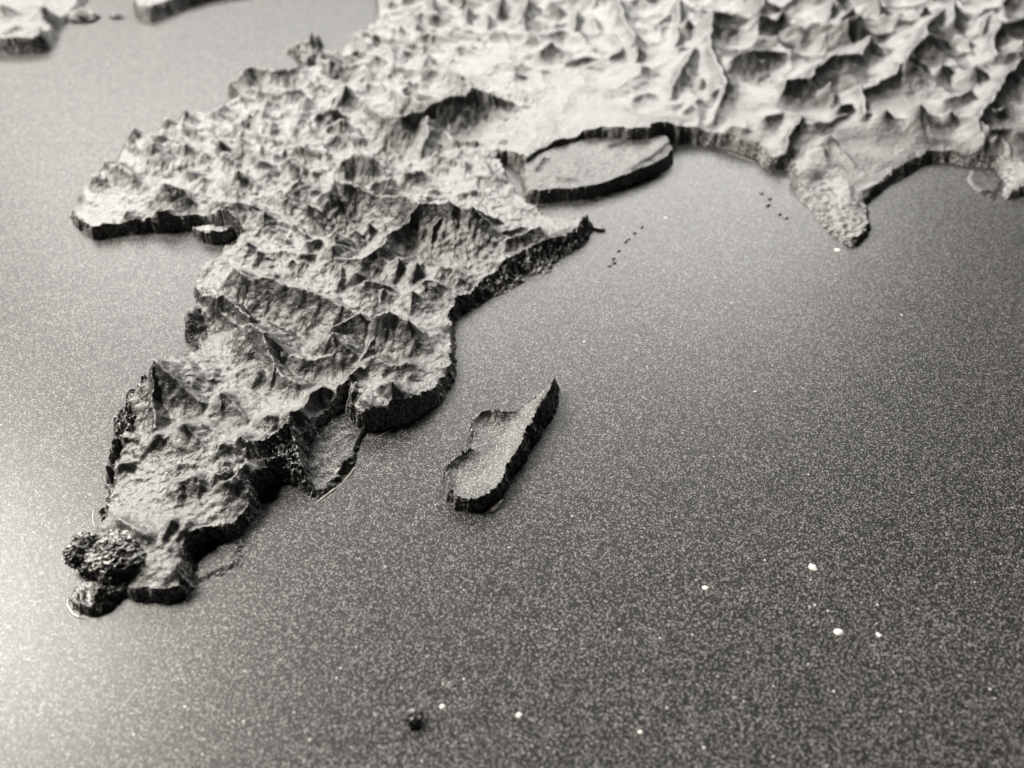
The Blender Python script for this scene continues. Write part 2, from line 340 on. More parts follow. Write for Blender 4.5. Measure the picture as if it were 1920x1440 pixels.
RIDGES = [
    # southern peninsula
    (1.0, [(285, 655, 24), (300, 675, 21), (340, 725, 14), (375, 752, 10)]), (1.0, [(285, 655, 24), (283, 690, 19), (286, 740, 13), (286, 800, 10)]),
    [(238, 728, 12), (245, 745, 9)], [(419, 733, 14), (440, 760, 11), (460, 778, 9)], [(419, 733, 14), (412, 765, 10)],
    [(341, 795, 15), (370, 822, 11), (390, 842, 9)], [(341, 795, 15), (325, 806, 11), (297, 822, 11), (290, 811, 13)], [(378, 795, 11), (365, 802, 10)],
    (1.1, [(467, 604, 19), (497, 620, 18), (498, 660, 14), (512, 682, 12), (537, 705, 12), (556, 718, 11)]), [(500, 620, 18), (522, 642, 14), (546, 667, 10)],
    [(450, 612, 14), (467, 604, 19), (470, 640, 10)], [(512, 682, 13), (505, 710, 10)], [(485, 692, 11), (500, 705, 9)],
    (0.8, [(346, 572, 15), (356, 550, 16), (364, 542, 16), (385, 547, 16), (405, 557, 15), (420, 550, 16), (440, 570, 14), (465, 592, 13)]), (0.9, [(400, 556, 14), (415, 582, 11), (440, 605, 9)]),
    (1.0, [(440, 500, 20), (450, 510, 20), (475, 522, 18), (481, 518, 20), (505, 520, 20), (537, 531, 19), (562, 537, 19), (600, 552, 17), (625, 562, 16), (660, 582, 15), (677, 585, 17), (705, 607, 12)]),
    [(600, 552, 17), (622, 575, 13), (625, 592, 10)], [(640, 570, 16), (655, 590, 12)], [(562, 537, 18), (585, 570, 9)],
    (1.1, [(622, 622, 18), (642, 645, 14), (667, 668, 10)]), [(622, 622, 18), (612, 640, 14), (596, 655, 10)], [(622, 622, 18), (631, 655, 13), (620, 665, 12), (587, 672, 11), (568, 668, 12), (547, 665, 11)],
    (0.9, [(627, 610, 14), (650, 600, 15), (677, 585, 17)]), [(710, 612, 12), (690, 650, 10), (668, 680, 10)],
    (0.8, [(708, 590, 18), (718, 586, 19), (730, 581, 20), (745, 592, 18), (762, 600, 18), (778, 610, 14)]),
    [(690, 670, 13), (700, 668, 13), (720, 679, 12), (745, 685, 12), (762, 678, 12)],
    (0.7, [(675, 682, 13), (660, 690, 14), (627, 705, 15), (605, 709, 15), (593, 720, 13)]), (0.7, [(593, 720, 13), (570, 745, 13), (555, 757, 15), (542, 765, 15), (540, 785, 13), (515, 812, 12)]),
    (0.8, [(447, 817, 14), (460, 823, 13), (490, 822, 13), (515, 812, 13), (535, 800, 11)]), [(447, 817, 14), (437, 832, 11), (410, 832, 12), (405, 850, 11)],
    [(365, 889, 13), (345, 900, 11), (330, 902, 12)], [(420, 862, 13), (400, 893, 11)], [(455, 868, 14), (430, 890, 13), (420, 900, 12)], [(498, 780, 12), (507, 778, 12)],
    [(193, 862, 9), (195, 875, 8)], [(222, 862, 10), (230, 880, 7)], [(228, 812, 9), (250, 820, 9)], [(280, 760, 12), (275, 775, 9)],
    [(320, 972, 12), (308, 990, 11), (296, 1006, 10)], [(340, 972, 13), (330, 985, 12), (320, 1000, 11)], [(340, 972, 13), (355, 990, 11)], [(362, 982, 12), (382, 980, 11), (400, 985, 11)],
    [(220, 972, 11), (245, 985, 11), (262, 992, 12)], [(330, 1050, 11), (345, 1060, 11)],
    (0.5, [(668, 708, 14), (653, 722, 15), (648, 742, 14), (648, 764, 12.5), (668, 772, 12), (695, 775, 12), (722, 774, 12), (736, 764, 12)]), (0.5, [(715, 716, 14), (728, 714, 15), (737, 706, 18), (740, 730, 14), (740, 760, 11)]), (0.8, [(680, 735, 14), (700, 755, 13)]), [(580, 742, 10)],
    # band behind the peninsula
    (1.0, [(720, 366, 20), (750, 363, 23), (770, 372, 22), (790, 377, 23), (817, 382, 22), (845, 375, 24), (865, 390, 21), (887, 387, 23), (905, 398, 18), (930, 406, 12)]),
    (0.9, [(790, 377, 23), (770, 397, 20), (767, 412, 18), (745, 428, 17), (725, 438, 18), (715, 462, 17), (680, 484, 16), (650, 484, 15)]),
    (0.8, [(845, 375, 24), (835, 402, 18), (812, 420, 16), (808, 450, 12)]), (0.8, [(887, 387, 23), (878, 420, 17), (882, 450, 12)]), (0.8, [(905, 398, 17), (915, 425, 12)]), (0.8, [(817, 382, 22), (795, 400, 17), (787, 425, 13)]),
    [(747, 480, 16), (760, 497, 12)], [(780, 492, 15), (792, 512, 10)], [(827, 500, 12), (855, 502, 12)], [(685, 527, 16), (710, 530, 13), (732, 538, 11)], [(685, 527, 16), (672, 552, 10)], [(720, 540, 13), (712, 565, 10)],
    [(772, 545, 14), (770, 580, 10)], [(795, 525, 13), (830, 530, 11)], [(668, 508, 14), (672, 530, 10)], [(640, 500, 13), (630, 530, 10)], [(927, 440, 11), (950, 430, 11), (985, 425, 10)],
    [(950, 448, 12), (990, 432, 12), (1010, 425, 12)], [(1103, 391, 13), (1090, 400, 9)],
    # plateau in the middle left
    [(445, 317, 19), (470, 338, 13)], [(445, 317, 19), (448, 345, 11)], [(412, 381, 15), (430, 372, 17), (442, 369, 18), (462, 380, 14), (482, 391, 11)], [(402, 363, 15), (410, 370, 12)],
    (1.1, [(495, 392, 18), (515, 402, 14), (535, 412, 11)]), [(495, 392, 18), (480, 420, 10)], [(495, 392, 17), (505, 415, 11)], [(557, 335, 17), (540, 358, 14)], [(557, 335, 17), (560, 350, 12)], [(537, 360, 15), (505, 368, 11)],
    [(577, 381, 19), (572, 420, 10)], [(577, 381, 18), (552, 405, 12)],
    (0.9, [(597, 372, 17), (615, 357, 21), (630, 336, 21), (645, 341, 22), (677, 350, 20), (710, 368, 18)]), [(645, 341, 21), (640, 365, 14)], [(677, 350, 19), (700, 380, 12)],
    [(625, 435, 16), (652, 450, 11)], [(622, 457, 17), (642, 460, 14), (650, 475, 10)], [(622, 457, 16), (615, 490, 9)], [(690, 418, 14), (700, 425, 12)], [(560, 477, 13), (590, 474, 12)], [(545, 488, 12)], [(462, 452, 13), (472, 457, 11)],
    [(580, 450, 13), (600, 447, 13)], [(400, 480, 11), (380, 497, 12)], [(665, 430, 14), (668, 440, 12)], [(520, 440, 12), (535, 450, 11)], [(485, 470, 12), (495, 480, 10)],
    # western cape
    (0.9, [(172, 322, 17), (180, 318, 15), (185, 305, 18), (192, 291, 20), (205, 306, 17), (220, 307, 18), (250, 325, 16), (270, 352, 10)]), (0.9, [(220, 307, 17), (225, 335, 11)]),
    (0.8, [(235, 250, 15), (250, 234, 19), (260, 245, 16), (268, 258, 12)]), (0.9, [(307, 219, 15), (320, 222, 14), (330, 228, 12)]), (0.9, [(335, 215, 13), (345, 203, 17), (356, 220, 12)]),
    [(262, 277, 14), (287, 265, 19), (300, 275, 15)], [(307, 266, 16), (325, 272, 15), (345, 268, 16)], [(450, 257, 16), (465, 265, 12)], [(307, 341, 18), (298, 358, 11)], [(307, 341, 18), (337, 352, 15), (362, 371, 11)],
    [(285, 387, 14), (312, 384, 13)], [(350, 387, 13), (345, 400, 10)], [(350, 318, 14), (370, 322, 11)], [(378, 330, 13)], [(235, 388, 12), (230, 400, 9)], [(396, 210, 13), (420, 196, 13)], [(380, 285, 13)], [(420, 283, 13)],
    # upper left
    (0.8, [(421, 146, 13), (440, 142, 13), (455, 130, 16), (472, 121, 16), (507, 127, 15), (550, 127, 14), (570, 112, 13)]), (0.7, [(440, 165, 11), (470, 160, 12), (487, 166, 14), (525, 171, 14), (560, 164, 14)]),
    [(600, 154, 17), (588, 165, 14)], [(647, 157, 18), (660, 178, 12)], [(647, 157, 17), (625, 186, 12)], [(572, 180, 15), (562, 215, 13), (550, 247, 10)], [(498, 185, 13), (490, 225, 10)], [(612, 237, 14), (640, 221, 17), (652, 240, 12)],
    [(490, 299, 16), (512, 305, 12)], [(540, 294, 16), (530, 305, 12)], (0.9, [(640, 300, 17), (662, 285, 19), (700, 292, 18), (722, 311, 12)]), [(580, 60, 14), (590, 50, 16), (600, 70, 11)], [(670, 62, 14), (690, 80, 12)],
    (0.9, [(687, 192, 17), (712, 215, 18), (750, 214, 19), (790, 203, 18), (812, 191, 20), (835, 180, 21), (870, 175, 20), (887, 162, 21), (925, 176, 17), (962, 191, 12)]), [(735, 165, 16), (757, 180, 19), (780, 188, 18), (805, 190, 19)],
    [(800, 215, 17), (802, 250, 13), (790, 275, 11)], [(840, 130, 16), (862, 140, 15)], [(700, 100, 16), (720, 110, 14)], [(735, 90, 15), (738, 120, 12)], [(800, 100, 16), (790, 130, 13)], [(835, 245, 10), (850, 262, 10), (890, 260, 10)],
    [(700, 340, 13), (730, 330, 13)], [(760, 320, 14), (790, 318, 13)], [(820, 285, 13), (850, 300, 11)], [(870, 300, 12), (872, 330, 10)], [(905, 300, 12), (920, 320, 11)],
    [(967, 134, 14), (985, 140, 11)], [(985, 100, 13), (1015, 92, 16), (1036, 77, 19)], [(1036, 77, 18), (1045, 95, 12)], (0.8, [(1057, 116, 13), (1092, 104, 15), (1140, 108, 13)]),
    # far mountains
    (1.2, [(810, -10, 21), (810, 8, 19), (806, 30, 13)]), (1.2, [(940, -8, 22), (930, 32, 13)]), (1.2, [(990, -8, 23), (980, 25, 18), (985, 56, 11)]), [(915, 25, 17), (912, 58, 11)], [(875, 10, 18), (872, 40, 12)], [(1080, 18, 18), (1077, 52, 12)], [(770, 20, 17), (780, 45, 13)],
    [(845, 45, 14), (880, 55, 13)], [(1035, 0, 20), (1050, 12, 17)], [(1115, 30, 16), (1120, 60, 12)], [(735, 35, 15), (750, 50, 13)],
    (1.2, [(1160, -5, 20), (1175, 45, 17), (1192, 64, 19)]), [(1192, 64, 19), (1172, 85, 13)], [(1195, 62, 19), (1215, 85, 12)], [(1195, 85, 16), (1192, 110, 11)], [(1150, 60, 16), (1165, 90, 14), (1142, 105, 13)],
    (1.2, [(1275, -5, 20), (1272, 45, 15), (1267, 82, 12)]), [(1292, 33, 19), (1300, 45, 15)], [(1210, 30, 15), (1230, 45, 14), (1255, 25, 16)],
    (1.2, [(1340, 18, 24), (1385, 27, 19), (1415, 36, 17)]), (1.2, [(1340, 18, 24), (1332, 50, 18), (1332, 87, 19), (1347, 117, 18), (1362, 147, 18)]), (1.2, [(1425, 24, 22), (1455, 37, 17), (1466, 18, 21)]), [(1420, 36, 18), (1422, 70, 14)],
    (1.1, [(1372, 108, 17), (1390, 95, 20), (1410, 91, 21), (1435, 92, 17), (1472, 95, 14)]), [(1410, 91, 20), (1405, 110, 14)], (1.1, [(1305, 85, 18), (1295, 97, 18), (1282, 122, 18), (1262, 157, 16), (1260, 182, 12)]), [(1282, 122, 17), (1300, 142, 14), (1318, 146, 14)],
    [(1362, 147, 18), (1350, 160, 15), (1335, 172, 15)], [(1362, 150, 18), (1352, 185, 13), (1335, 222, 11)], (1.1, [(1535, 116, 20), (1520, 144, 18), (1475, 145, 20), (1470, 167, 17), (1460, 184, 12)]),
    [(1297, 195, 14), (1280, 210, 11)], [(1185, 180, 13), (1220, 172, 13)], [(1435, 216, 14), (1470, 208, 13), (1502, 214, 15)], [(1372, 232, 12), (1398, 236, 12)],
    (1.1, [(1522, 138, 17), (1560, 100, 22), (1600, 99, 21), (1615, 100, 19), (1626, 80, 18), (1630, 66, 21), (1650, 85, 14)]),
    (1.1, [(1622, 163, 17), (1652, 150, 16), (1680, 136, 17), (1690, 110, 21), (1707, 98, 25), (1722, 112, 20), (1738, 124, 15)]), (1.1, [(1712, 88, 18), (1740, 61, 24), (1777, 73, 15)]), [(1740, 61, 23), (1737, 46, 20), (1765, 20, 21), (1780, 6, 19)],
    [(1765, 119, 17), (1782, 123, 14)], (1.2, [(1790, -5, 24), (1788, 37, 18), (1797, 62, 12)]), (1.1, [(1862, 18, 22), (1847, 45, 17), (1845, 62, 13)]), (1.1, [(1862, 18, 22), (1877, 44, 19), (1862, 70, 16), (1870, 100, 15), (1917, 91, 19)]), [(1877, 42, 18), (1925, 30, 18)],
    (1.2, [(1647, -5, 20), (1650, 22, 14)]), [(1735, 8, 19), (1722, 32, 14)], [(1580, 60, 17), (1590, 72, 14)], [(1550, 60, 16), (1545, 75, 13)], [(1600, 10, 19), (1580, 30, 15)], [(1560, 0, 19), (1555, 28, 14)], [(1500, 45, 17), (1480, 50, 15)],
    [(1700, 58, 16), (1712, 72, 14)], [(1690, 20, 17), (1700, 35, 14)],
    [(1830, 121, 18), (1815, 142, 12)], [(1830, 121, 18), (1850, 135, 13)], (1.0, [(1920, 104, 20), (1885, 145, 18), (1865, 180, 17), (1850, 198, 16), (1836, 218, 16)]), [(1822, 166, 15), (1795, 180, 13), (1772, 184, 13)],
    # the scarp with its teeth, and the slope below it
    (0.8, [(1622, 163, 16), (1620, 187, 14), (1625, 208, 15), (1642, 213, 13), (1662, 199, 19), (1680, 220, 13), (1700, 220, 13), (1717, 206, 17), (1730, 191, 21), (1738, 208, 16), (1750, 216, 13), (1772, 217, 13), (1785, 204, 17), (1797, 216, 13), (1835, 219, 16)]),
    (0.8, [(1560, 150, 19), (1565, 178, 13)]), (0.8, [(1615, 155, 18), (1620, 187, 13)]), (0.8, [(1575, 195, 16), (1597, 192, 15), (1605, 205, 11)]), (0.8, [(1502, 214, 17), (1506, 226, 12), (1532, 227, 14), (1550, 227, 13), (1572, 217, 13), (1590, 212, 12)]),
    (1.0, [(1558, 250, 13), (1570, 268, 10), (1590, 292, 7.5), (1605, 310, 6)]), (1.0, [(1542, 274, 11), (1550, 295, 8), (1572, 310, 6)]), (0.7, [(1500, 225, 14), (1490, 236, 14), (1480, 252, 14), (1480, 270, 13), (1486, 290, 9), (1494, 340, 3)]),
    (0.9, [(1835, 219, 17), (1838, 240, 14), (1848, 262, 12), (1853, 282, 8)]), (0.9, [(1842, 228, 15), (1855, 237, 15), (1890, 238, 14), (1925, 246, 14)]), [(1868, 255, 12), (1880, 252, 11), (1895, 285, 8)],
    (0.8, [(1860, 203, 14), (1878, 202, 14), (1883, 196, 15)]),
    (0.5, [(1500, 372, 3.5), (1545, 420, 3.4), (1585, 455, 3.2)]), (0.7, [(1612, 378, 5), (1624, 384, 4)]), (0.7, [(1600, 440, 4.5), (1628, 428, 5)]), (0.6, [(1618, 352, 6), (1650, 338, 6)]),
]
PITS = [(785, 268, 6, 20), (735, 262, 4, 14), (860, 218, 5, 18), (720, 400, 2, 14), (560, 600, 3, 25), (440, 700, 3, 28), (700, 430, 2, 10), (775, 640, 2, 14), (560, 690, 1.5, 12),
        (640, 660, 2, 10), (530, 850, 1, 10), (1800, 160, 2, 16), (1585, 125, 2, 14), (1430, 130, 2, 25), (1320, 165, 3, 14), (1390, 60, 3, 25), (1220, 20, 3, 24), (1745, 30, 2, 15), (1840, 90, 3, 20), (1520, 180, 3, 18), (940, 415, 2, 16)]

def main_height(X, Y, SD):
    base, amp, fine = control_field(X, Y, CTRL); amp = np.where(amp > 1.4, amp * 1.5, amp * 1.2); base = base * 0.92
    base = base * 0.001
    for u, v, d, r in PITS:
        x, y = P(u, v, 8); base = base - d * 0.001 * np.exp(-((X - x) ** 2 + (Y - y) ** 2) / (r * 0.001) ** 2)
    base = np.maximum(base, 0.0025)
    wx = X + 0.005 * fbm(X / 0.020, Y / 0.020, 3, 41); wy = Y + 0.005 * fbm(X / 0.020, Y / 0.020, 3, 47)
    far = np.clip((X + 0.06) / 0.12, 0, 1) * np.clip((Y - 0.30) / 0.10, 0, 1); far = far * far * (3 - 2 * far)
    (xa, ya), (xb, yb) = P(440, 500, 18), P(705, 607, 14); ln = math.hypot(xb - xa, yb - ya); ca, sa = (xb - xa) / ln, (yb - ya) / ln
    st = 1.0 + 0.75 * (1 - far); al = (wx * ca + wy * sa) / st; ac = -wx * sa + wy * ca      # crests run mostly along the grain of the land
    bl = np.minimum(bowls(wx / 0.025 + 3, wy / 0.025, 3), 1.2); bm_ = np.minimum(bowls(al / 0.0115, ac / 0.0115, 7), 1.2); bs_ = np.minimum(bowls(al / 0.0056 + 5, ac / 0.0056, 11), 1.2)
    base = base + amp * 0.001 * (far * (2.4 * bl + 0.35 * bm_ - 0.7) + (1 - far) * (1.0 * bl + 1.7 * bm_ + 0.70 * bs_ - 0.9))
    fine = fine * (1 - 0.55 * far)
    H = add_ridges(XS, YS, X, Y, base, RIDGES)
    rim = 1 - np.clip(SD / 0.011, 0, 1); xq, yq = P(1130, 255, 8)
    rim = rim * (1 - np.exp(-(((X - xq) / 0.055) ** 2 + ((Y - yq) / 0.030) ** 2)))
    H = H * (1 - rim * (0.20 + 0.55 * np.clip(fbm(X / 0.016, Y / 0.016, 3, 131) + 0.1, 0, 0.7)))
    H = H + fine * 0.001 * (0.55 * (1 - far) * fbm(X / 0.0026, Y / 0.0026, 3, 121, 0.6) + 0.55 * fbm(X / 0.0065, Y / 0.0065, 5, 61, 0.6) + 0.7 * (0.35 - np.abs(fbm(X / 0.0055, Y / 0.0055, 4, 71, 0.5))))
    return np.maximum(H, 0.001)

XS = axis([(-0.46, -0.20, 0.0009), (-0.20, 0.035, 0.00040), (0.035, 0.60, 0.00085)])
YS = axis([(0.085, 0.33, 0.00045), (0.33, 0.80, 0.00105)])
land = empty('relief_landmass', P(600, 700))
tag(land, 'large mountainous grey and black relief landmass filling the upper half with a long peninsula', 'relief map')
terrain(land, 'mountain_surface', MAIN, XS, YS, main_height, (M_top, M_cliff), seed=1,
        slopes=((1050, 492, 26, 3.2), (960, 545, 22, 2.0), (1520, 395, 26, 0.8), (1690, 335, 22, 1.5), (205, 850, 14, 2.2), (195, 940, 12, 1.5), (810, 770, 14, 0.8), (1870, 330, 24, 2.0), (1300, 268, 25, 0.6)))

def box_axis(outline, step, pad=0.004):
    p = np.array([P(*q) for q in outline])
    return (np.arange(p[:, 0].min() - pad, p[:, 0].max() + pad, step), np.arange(p[:, 1].min() - pad, p[:, 1].max() + pad, step))

def simple_layer(parent, name, outline, step, base, amp, ridges=(), mats=None, seed=0, k=1.2, tilt=None, rough=0.0006, split=True, edge=0.0011, cell=0.009, warp=0.0008, zs=1.0, slopes=()):
    xs, ys = box_axis(outline, step)
    def hf(X, Y, SD):
        b = control_field(X, Y, base)[0] * 0.001 if isinstance(base, list) else np.full(X.shape, base * 0.001)
        b = b + amp * 0.001 * (bowls(X / cell, Y / cell, seed) - 0.3) + 0.35 * amp * 0.001 * fbm(X / 0.003, Y / 0.003, 4, seed + 5)
        return np.maximum(add_ridges(xs, ys, X, Y, b, ridges, k=k, warp=warp, seed=seed), 0.0006)
    return terrain(parent, name, outline, xs, ys, (lambda X, Y, SD: hf(X, Y, SD) * zs), mats or (M_top, M_cliff), seed=seed, rough=rough, split=split, edge=edge, slopes=slopes)

# lower pieces of the landmass
SHELF_B = [(592, 944, 0), (640, 906, 0), (668, 868, 0), (676, 846, 0), (692, 815, 0), (700, 770, 2), (670, 735, 2), (640, 740, 2), (590, 790, 2), (555, 850, 2), (560, 900, 0)]
simple_layer(land, 'low_shelf', SHELF_B, 0.0004, [(600, 860, 1.2), (660, 780, 1.6), (590, 930, 1.2)], 0.8, [(0.8, [(598, 932, 3), (615, 915, 3.5), (640, 890, 3.2)]), (0.8, [(642, 862, 4), (655, 857, 5), (666, 862, 3)])], (M_panel, M_cliff), seed=12, split=False, edge=0.003)
SHELF_C = [(345, 1105, 0), (372, 1110, 0), (405, 1096, 0), (440, 1080, 0), (478, 1064, 0), (470, 1040, 0), (485, 990, 0), (420, 1000, 0), (350, 1030, 0)]
simple_layer(land, 'low_shelf', SHELF_C, 0.0004, [(400, 1050, 0.7), (440, 1075, 1.6), (470, 1020, 0.4)], 0.2, [(0.8, [(425, 1080, 2.2), (448, 1072, 2.6), (475, 1060, 2.2)])], (M_panel, M_cliff), seed=13, split=False, edge=0.005)
SPIT = [(172, 1075, 2), (150, 1092, 1), (134, 1114, 0), (131, 1134, 0), (146, 1154, 0), (176, 1157, 0), (200, 1150, 0), (224, 1130, 0), (250, 1110, 0), (230, 1070, 2)]
simple_layer(land, 'low_spit', SPIT, 0.00035, 2.2, 0.6, [(0.8, [(185, 1100, 6), (178, 1120, 4.5)]), (0.8, [(150, 1110, 3.5), (155, 1130, 3.4), (170, 1142, 3.4)])], (M_rock, M_cliff), seed=14, cell=0.005, edge=0.002)
PLATE = [(984, 378, 0), (1010, 381, 0), (1036, 378, 0), (1075, 375, 0), (1112, 371, 0), (1160, 356, 0), (1222, 333, 0), (1252, 317, 0), (1262, 303, 0), (1254, 250, 8), (1230, 246, 8), (1130, 235, 8), (1040, 255, 8), (980, 290, 7), (980, 340, 4)]
simple_layer(land, 'coastal_plate', PLATE, 0.0007, [(1000, 330, 6.2), (1100, 290, 6.0), (1200, 300, 6.8), (1250, 260, 7.2)], 1.3,
    [(1.4, [(1185, 310, 8.2), (1220, 290, 8.8), (1254, 262, 9.2)]), (1.4, [(1045, 330, 7.6), (1075, 333, 7.4)]), (1.4, [(1140, 268, 8.6), (1165, 264, 8)]), (1.2, [(1005, 312, 8.2), (1018, 292, 8.6)])], seed=15, cell=0.011, edge=0.0018, mats=(M_isl, M_cliff))
SHELF_R = [(1800, 338, 0), (1818, 356, 0), (1850, 376, 0), (1874, 379, 0), (1895, 340, 0), (1860, 315, 0), (1810, 312, 0)]
simple_layer(land, 'low_shelf', SHELF_R, 0.0008, [(1820, 345, 0.3), (1850, 345, 0.5), (1880, 350, 1.2)], 0.4, [(0.9, [(1828, 350, 1.8), (1840, 352, 2.4), (1860, 356, 2)])], (M_panel, M_cliff), seed=16, split=False, edge=0.005)

# rough lumps of the landmass
def lump(parent, name, u, v, z, rx, ry, rz, mat, seed, rough=0.3, rotz=0.0, freq=2.2, sub=5, spikes=0.0, facet=False):
    bm = bmesh.new(); bmesh.ops.create_icosphere(bm, subdivisions=sub, radius=1.0)
    C = np.array([q.co[:] for q in bm.verts]); F = [[q.index for q in f.verts] for f in bm.faces]; bm.free()
    n1 = fbm(C[:, 0] * freq + C[:, 2] * 1.7 + 3, C[:, 1] * freq - C[:, 2] * 1.3 + 8, 4, seed, 0.48)
    n2 = np.abs(fbm(C[:, 0] * freq * 2.3 - C[:, 2] * 2.1, C[:, 1] * freq * 2.3 + C[:, 2] * 2.6, 3, seed + 9, 0.45))
    r = 1 + rough * n1 - rough * 0.9 * n2 + spikes * np.maximum(n1, 0) ** 2
    Q = C * r[:, None] * np.array([rx, ry, rz]) * 0.001
    c, s = math.cos(rotz), math.sin(rotz)
    Q = np.stack([Q[:, 0] * c - Q[:, 1] * s, Q[:, 0] * s + Q[:, 1] * c, Q[:, 2]], 1)
    x, y = P(u, v, z)
    Q += np.array([x, y, z * 0.001])
    Q[:, 2] = np.maximum(Q[:, 2], -0.0008)
    return link_mesh(name, Q, np.array(F), mat, parent, smooth=not facet)
def crag(parent, name, outline, step, base, amp, cell, ridges, mat, seed, k=0.9, edge=0.0025):
    """a rough upstanding lump: sharp crests at two scales over a steep-sided base"""
    xs, ys = box_axis(outline, step)
    def hf(X, Y, SD):
        dome = np.clip(SD / 0.0075, 0, 1) ** 0.8
        r1 = 0.45 - np.abs(fbm(X / cell, Y / cell, 4, seed, 0.6)); r2 = fbm(X / (cell * 0.35), Y / (cell * 0.35), 3, seed + 4, 0.6)
        b = base * 0.001 * (0.25 + 0.75 * dome) + amp * 0.001 * (r1 + 0.3 * r2)
        return np.maximum(add_ridges(xs, ys, X, Y, b, ridges, k=k, warp=0.0012, seed=seed) + 0.25 * amp * 0.001 * r2, 0.0008)
    return terrain(parent, name, outline, xs, ys, hf, (mat, mat), seed=seed, rough=0.0011, split=False, edge=edge)
lump(land, 'crag_knob', 230, 1042, 5.0, 9.4, 8.4, 7.2, M_rock, 3, rough=0.27, freq=1.5, sub=5, facet=True)
lump(land, 'crag_knob', 166, 1034, 4.8, 6.4, 5.6, 5.4, M_rock, 8, rough=0.36, freq=1.7, sub=5, rotz=0.4, facet=True)
lump(land, 'crag_knob', 176, 1062, 3.5, 4.5, 4.0, 4.2, M_rock, 17, rough=0.3, freq=1.6, sub=4, facet=True)
FLANK = [(278, 676, 15), (262, 706, 7), (240, 726, 8), (232, 760, 3), (214, 788, 3), (206, 848, 0), (200, 880, 0), (222, 858, 4), (250, 810, 8), (268, 760, 10), (280, 715, 14)]
crag(land, 'crag_flank', FLANK, 0.00032, 8, 4.5, 0.0042, [(0.6, [(279, 680, 18), (272, 720, 13), (262, 770, 9)]), (0.6, [(240, 727, 11), (250, 745, 9)]), (0.6, [(216, 788, 7), (235, 790, 8)])], M_rock, 47, edge=0.0035)
LUMP1 = [(192, 862, 8), (186, 892, 4), (192, 916, 0), (214, 918, 0), (232, 900, 2), (236, 870, 6), (220, 858, 8)]
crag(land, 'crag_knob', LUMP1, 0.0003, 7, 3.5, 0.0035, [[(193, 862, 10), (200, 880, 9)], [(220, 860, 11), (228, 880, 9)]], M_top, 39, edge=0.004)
LUMP2 = [(226, 808, 8), (222, 840, 4), (240, 852, 3), (256, 845, 5), (258, 815, 8), (240, 805, 9)]
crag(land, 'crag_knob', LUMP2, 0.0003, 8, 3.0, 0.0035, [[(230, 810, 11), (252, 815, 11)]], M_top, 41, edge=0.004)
FACE = [(452, 824, 12), (470, 850, 9), (490, 880, 5), (505, 902, 1), (540, 912, 0), (575, 930, 0), (590, 938, 0), (588, 905, 2), (576, 870, 2), (582, 835, 3), (560, 800, 9), (548, 770, 13), (530, 795, 12), (500, 815, 12), (470, 822, 13)]
crag(land, 'crag_face', FACE, 0.00032, 8, 4.0, 0.0038, [(0.6, [(455, 824, 14), (490, 824, 13.5), (515, 814, 13.5), (540, 785, 14), (552, 765, 15)]), (0.7, [(475, 850, 11), (500, 860, 10), (530, 850, 10)]), (0.7, [(545, 800, 12), (555, 830, 10), (565, 870, 8)])], M_rock, 45)
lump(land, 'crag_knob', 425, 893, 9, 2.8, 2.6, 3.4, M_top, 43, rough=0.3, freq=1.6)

UL = [(572, 62, 9), (585, 50, 12), (604, 56, 10), (604, 76, 4), (596, 92, 2), (606, 110, 4), (600, 128, 4), (566, 130, 5), (556, 108, 3), (540, 100, 0), (516, 98, 0), (530, 88, 4), (548, 84, 5), (562, 88, 4), (574, 80, 4)]
crag(land, 'crag_spur', UL, 0.0007, 8, 5.0, 0.008, [[(580, 62, 15), (590, 52, 16)], [(545, 88, 9), (555, 92, 9)], [(585, 90, 12), (575, 110, 12)]], M_rock, 33)

# ------------------------------------------------------------------ islands
ISL = [(838, 938, 0), (850, 956, 0), (880, 962, 0), (912, 957, 0), (935, 938, 0), (956, 905, 0), (975, 870, 0), (1002, 832, 0), (1030, 795, 0), (1046, 762, 0), (1048, 735, 2),
       (1050, 700, 8), (1042, 698, 8), (1030, 706, 8), (1012, 718, 8), (990, 735, 7), (968, 752, 8), (942, 753, 10), (925, 762, 8), (905, 762, 8), (886, 766, 8), (878, 784, 6), (879, 802, 5), (881, 819, 5), (876, 834, 7), (856, 846, 7), (832, 862, 8), (832, 890, 6), (836, 918, 5)]
isl = empty('relief_island', P(930, 860))
tag(isl, 'slender leaf shaped black speckled relief island lying alone on the open panel', 'relief island')
simple_layer(isl, 'island_surface', ISL, 0.00033, [(870, 915, 6.0), (855, 885, 4.6), (900, 860, 4.2), (930, 830, 4.2), (920, 785, 4.8), (990, 760, 6.5), (1040, 710, 8), (940, 890, 6), (1000, 820, 8), (840, 935, 7.5)], 0.35,
    [(0.7, [(835, 927, 7.6), (850, 940, 7.8), (885, 946, 7.6), (915, 936, 7.8), (940, 907, 8), (958, 870, 9), (985, 825, 10.5), (1006, 790, 12), (1018, 770, 11), (1020, 745, 12), (1035, 720, 11), (1047, 702, 10)]),
     (0.7, [(832, 862, 8.6), (856, 847, 8), (876, 834, 7.6)]), (0.7, [(880, 802, 7.4), (880, 784, 7.8), (888, 768, 8.4), (920, 764, 8.4)]), (0.7, [(928, 763, 9), (942, 754, 10.5), (958, 757, 9)]),
     (0.7, [(990, 737, 7.5), (1012, 718, 8.5), (1030, 708, 9)]), (0.7, [(832, 865, 8.6), (838, 900, 7.8), (838, 925, 8)])], (M_isl, M_cliff), seed=22, cell=0.012, edge=0.0018, zs=0.88, rough=0.0011, slopes=((1025, 800, 14, 1.6),))

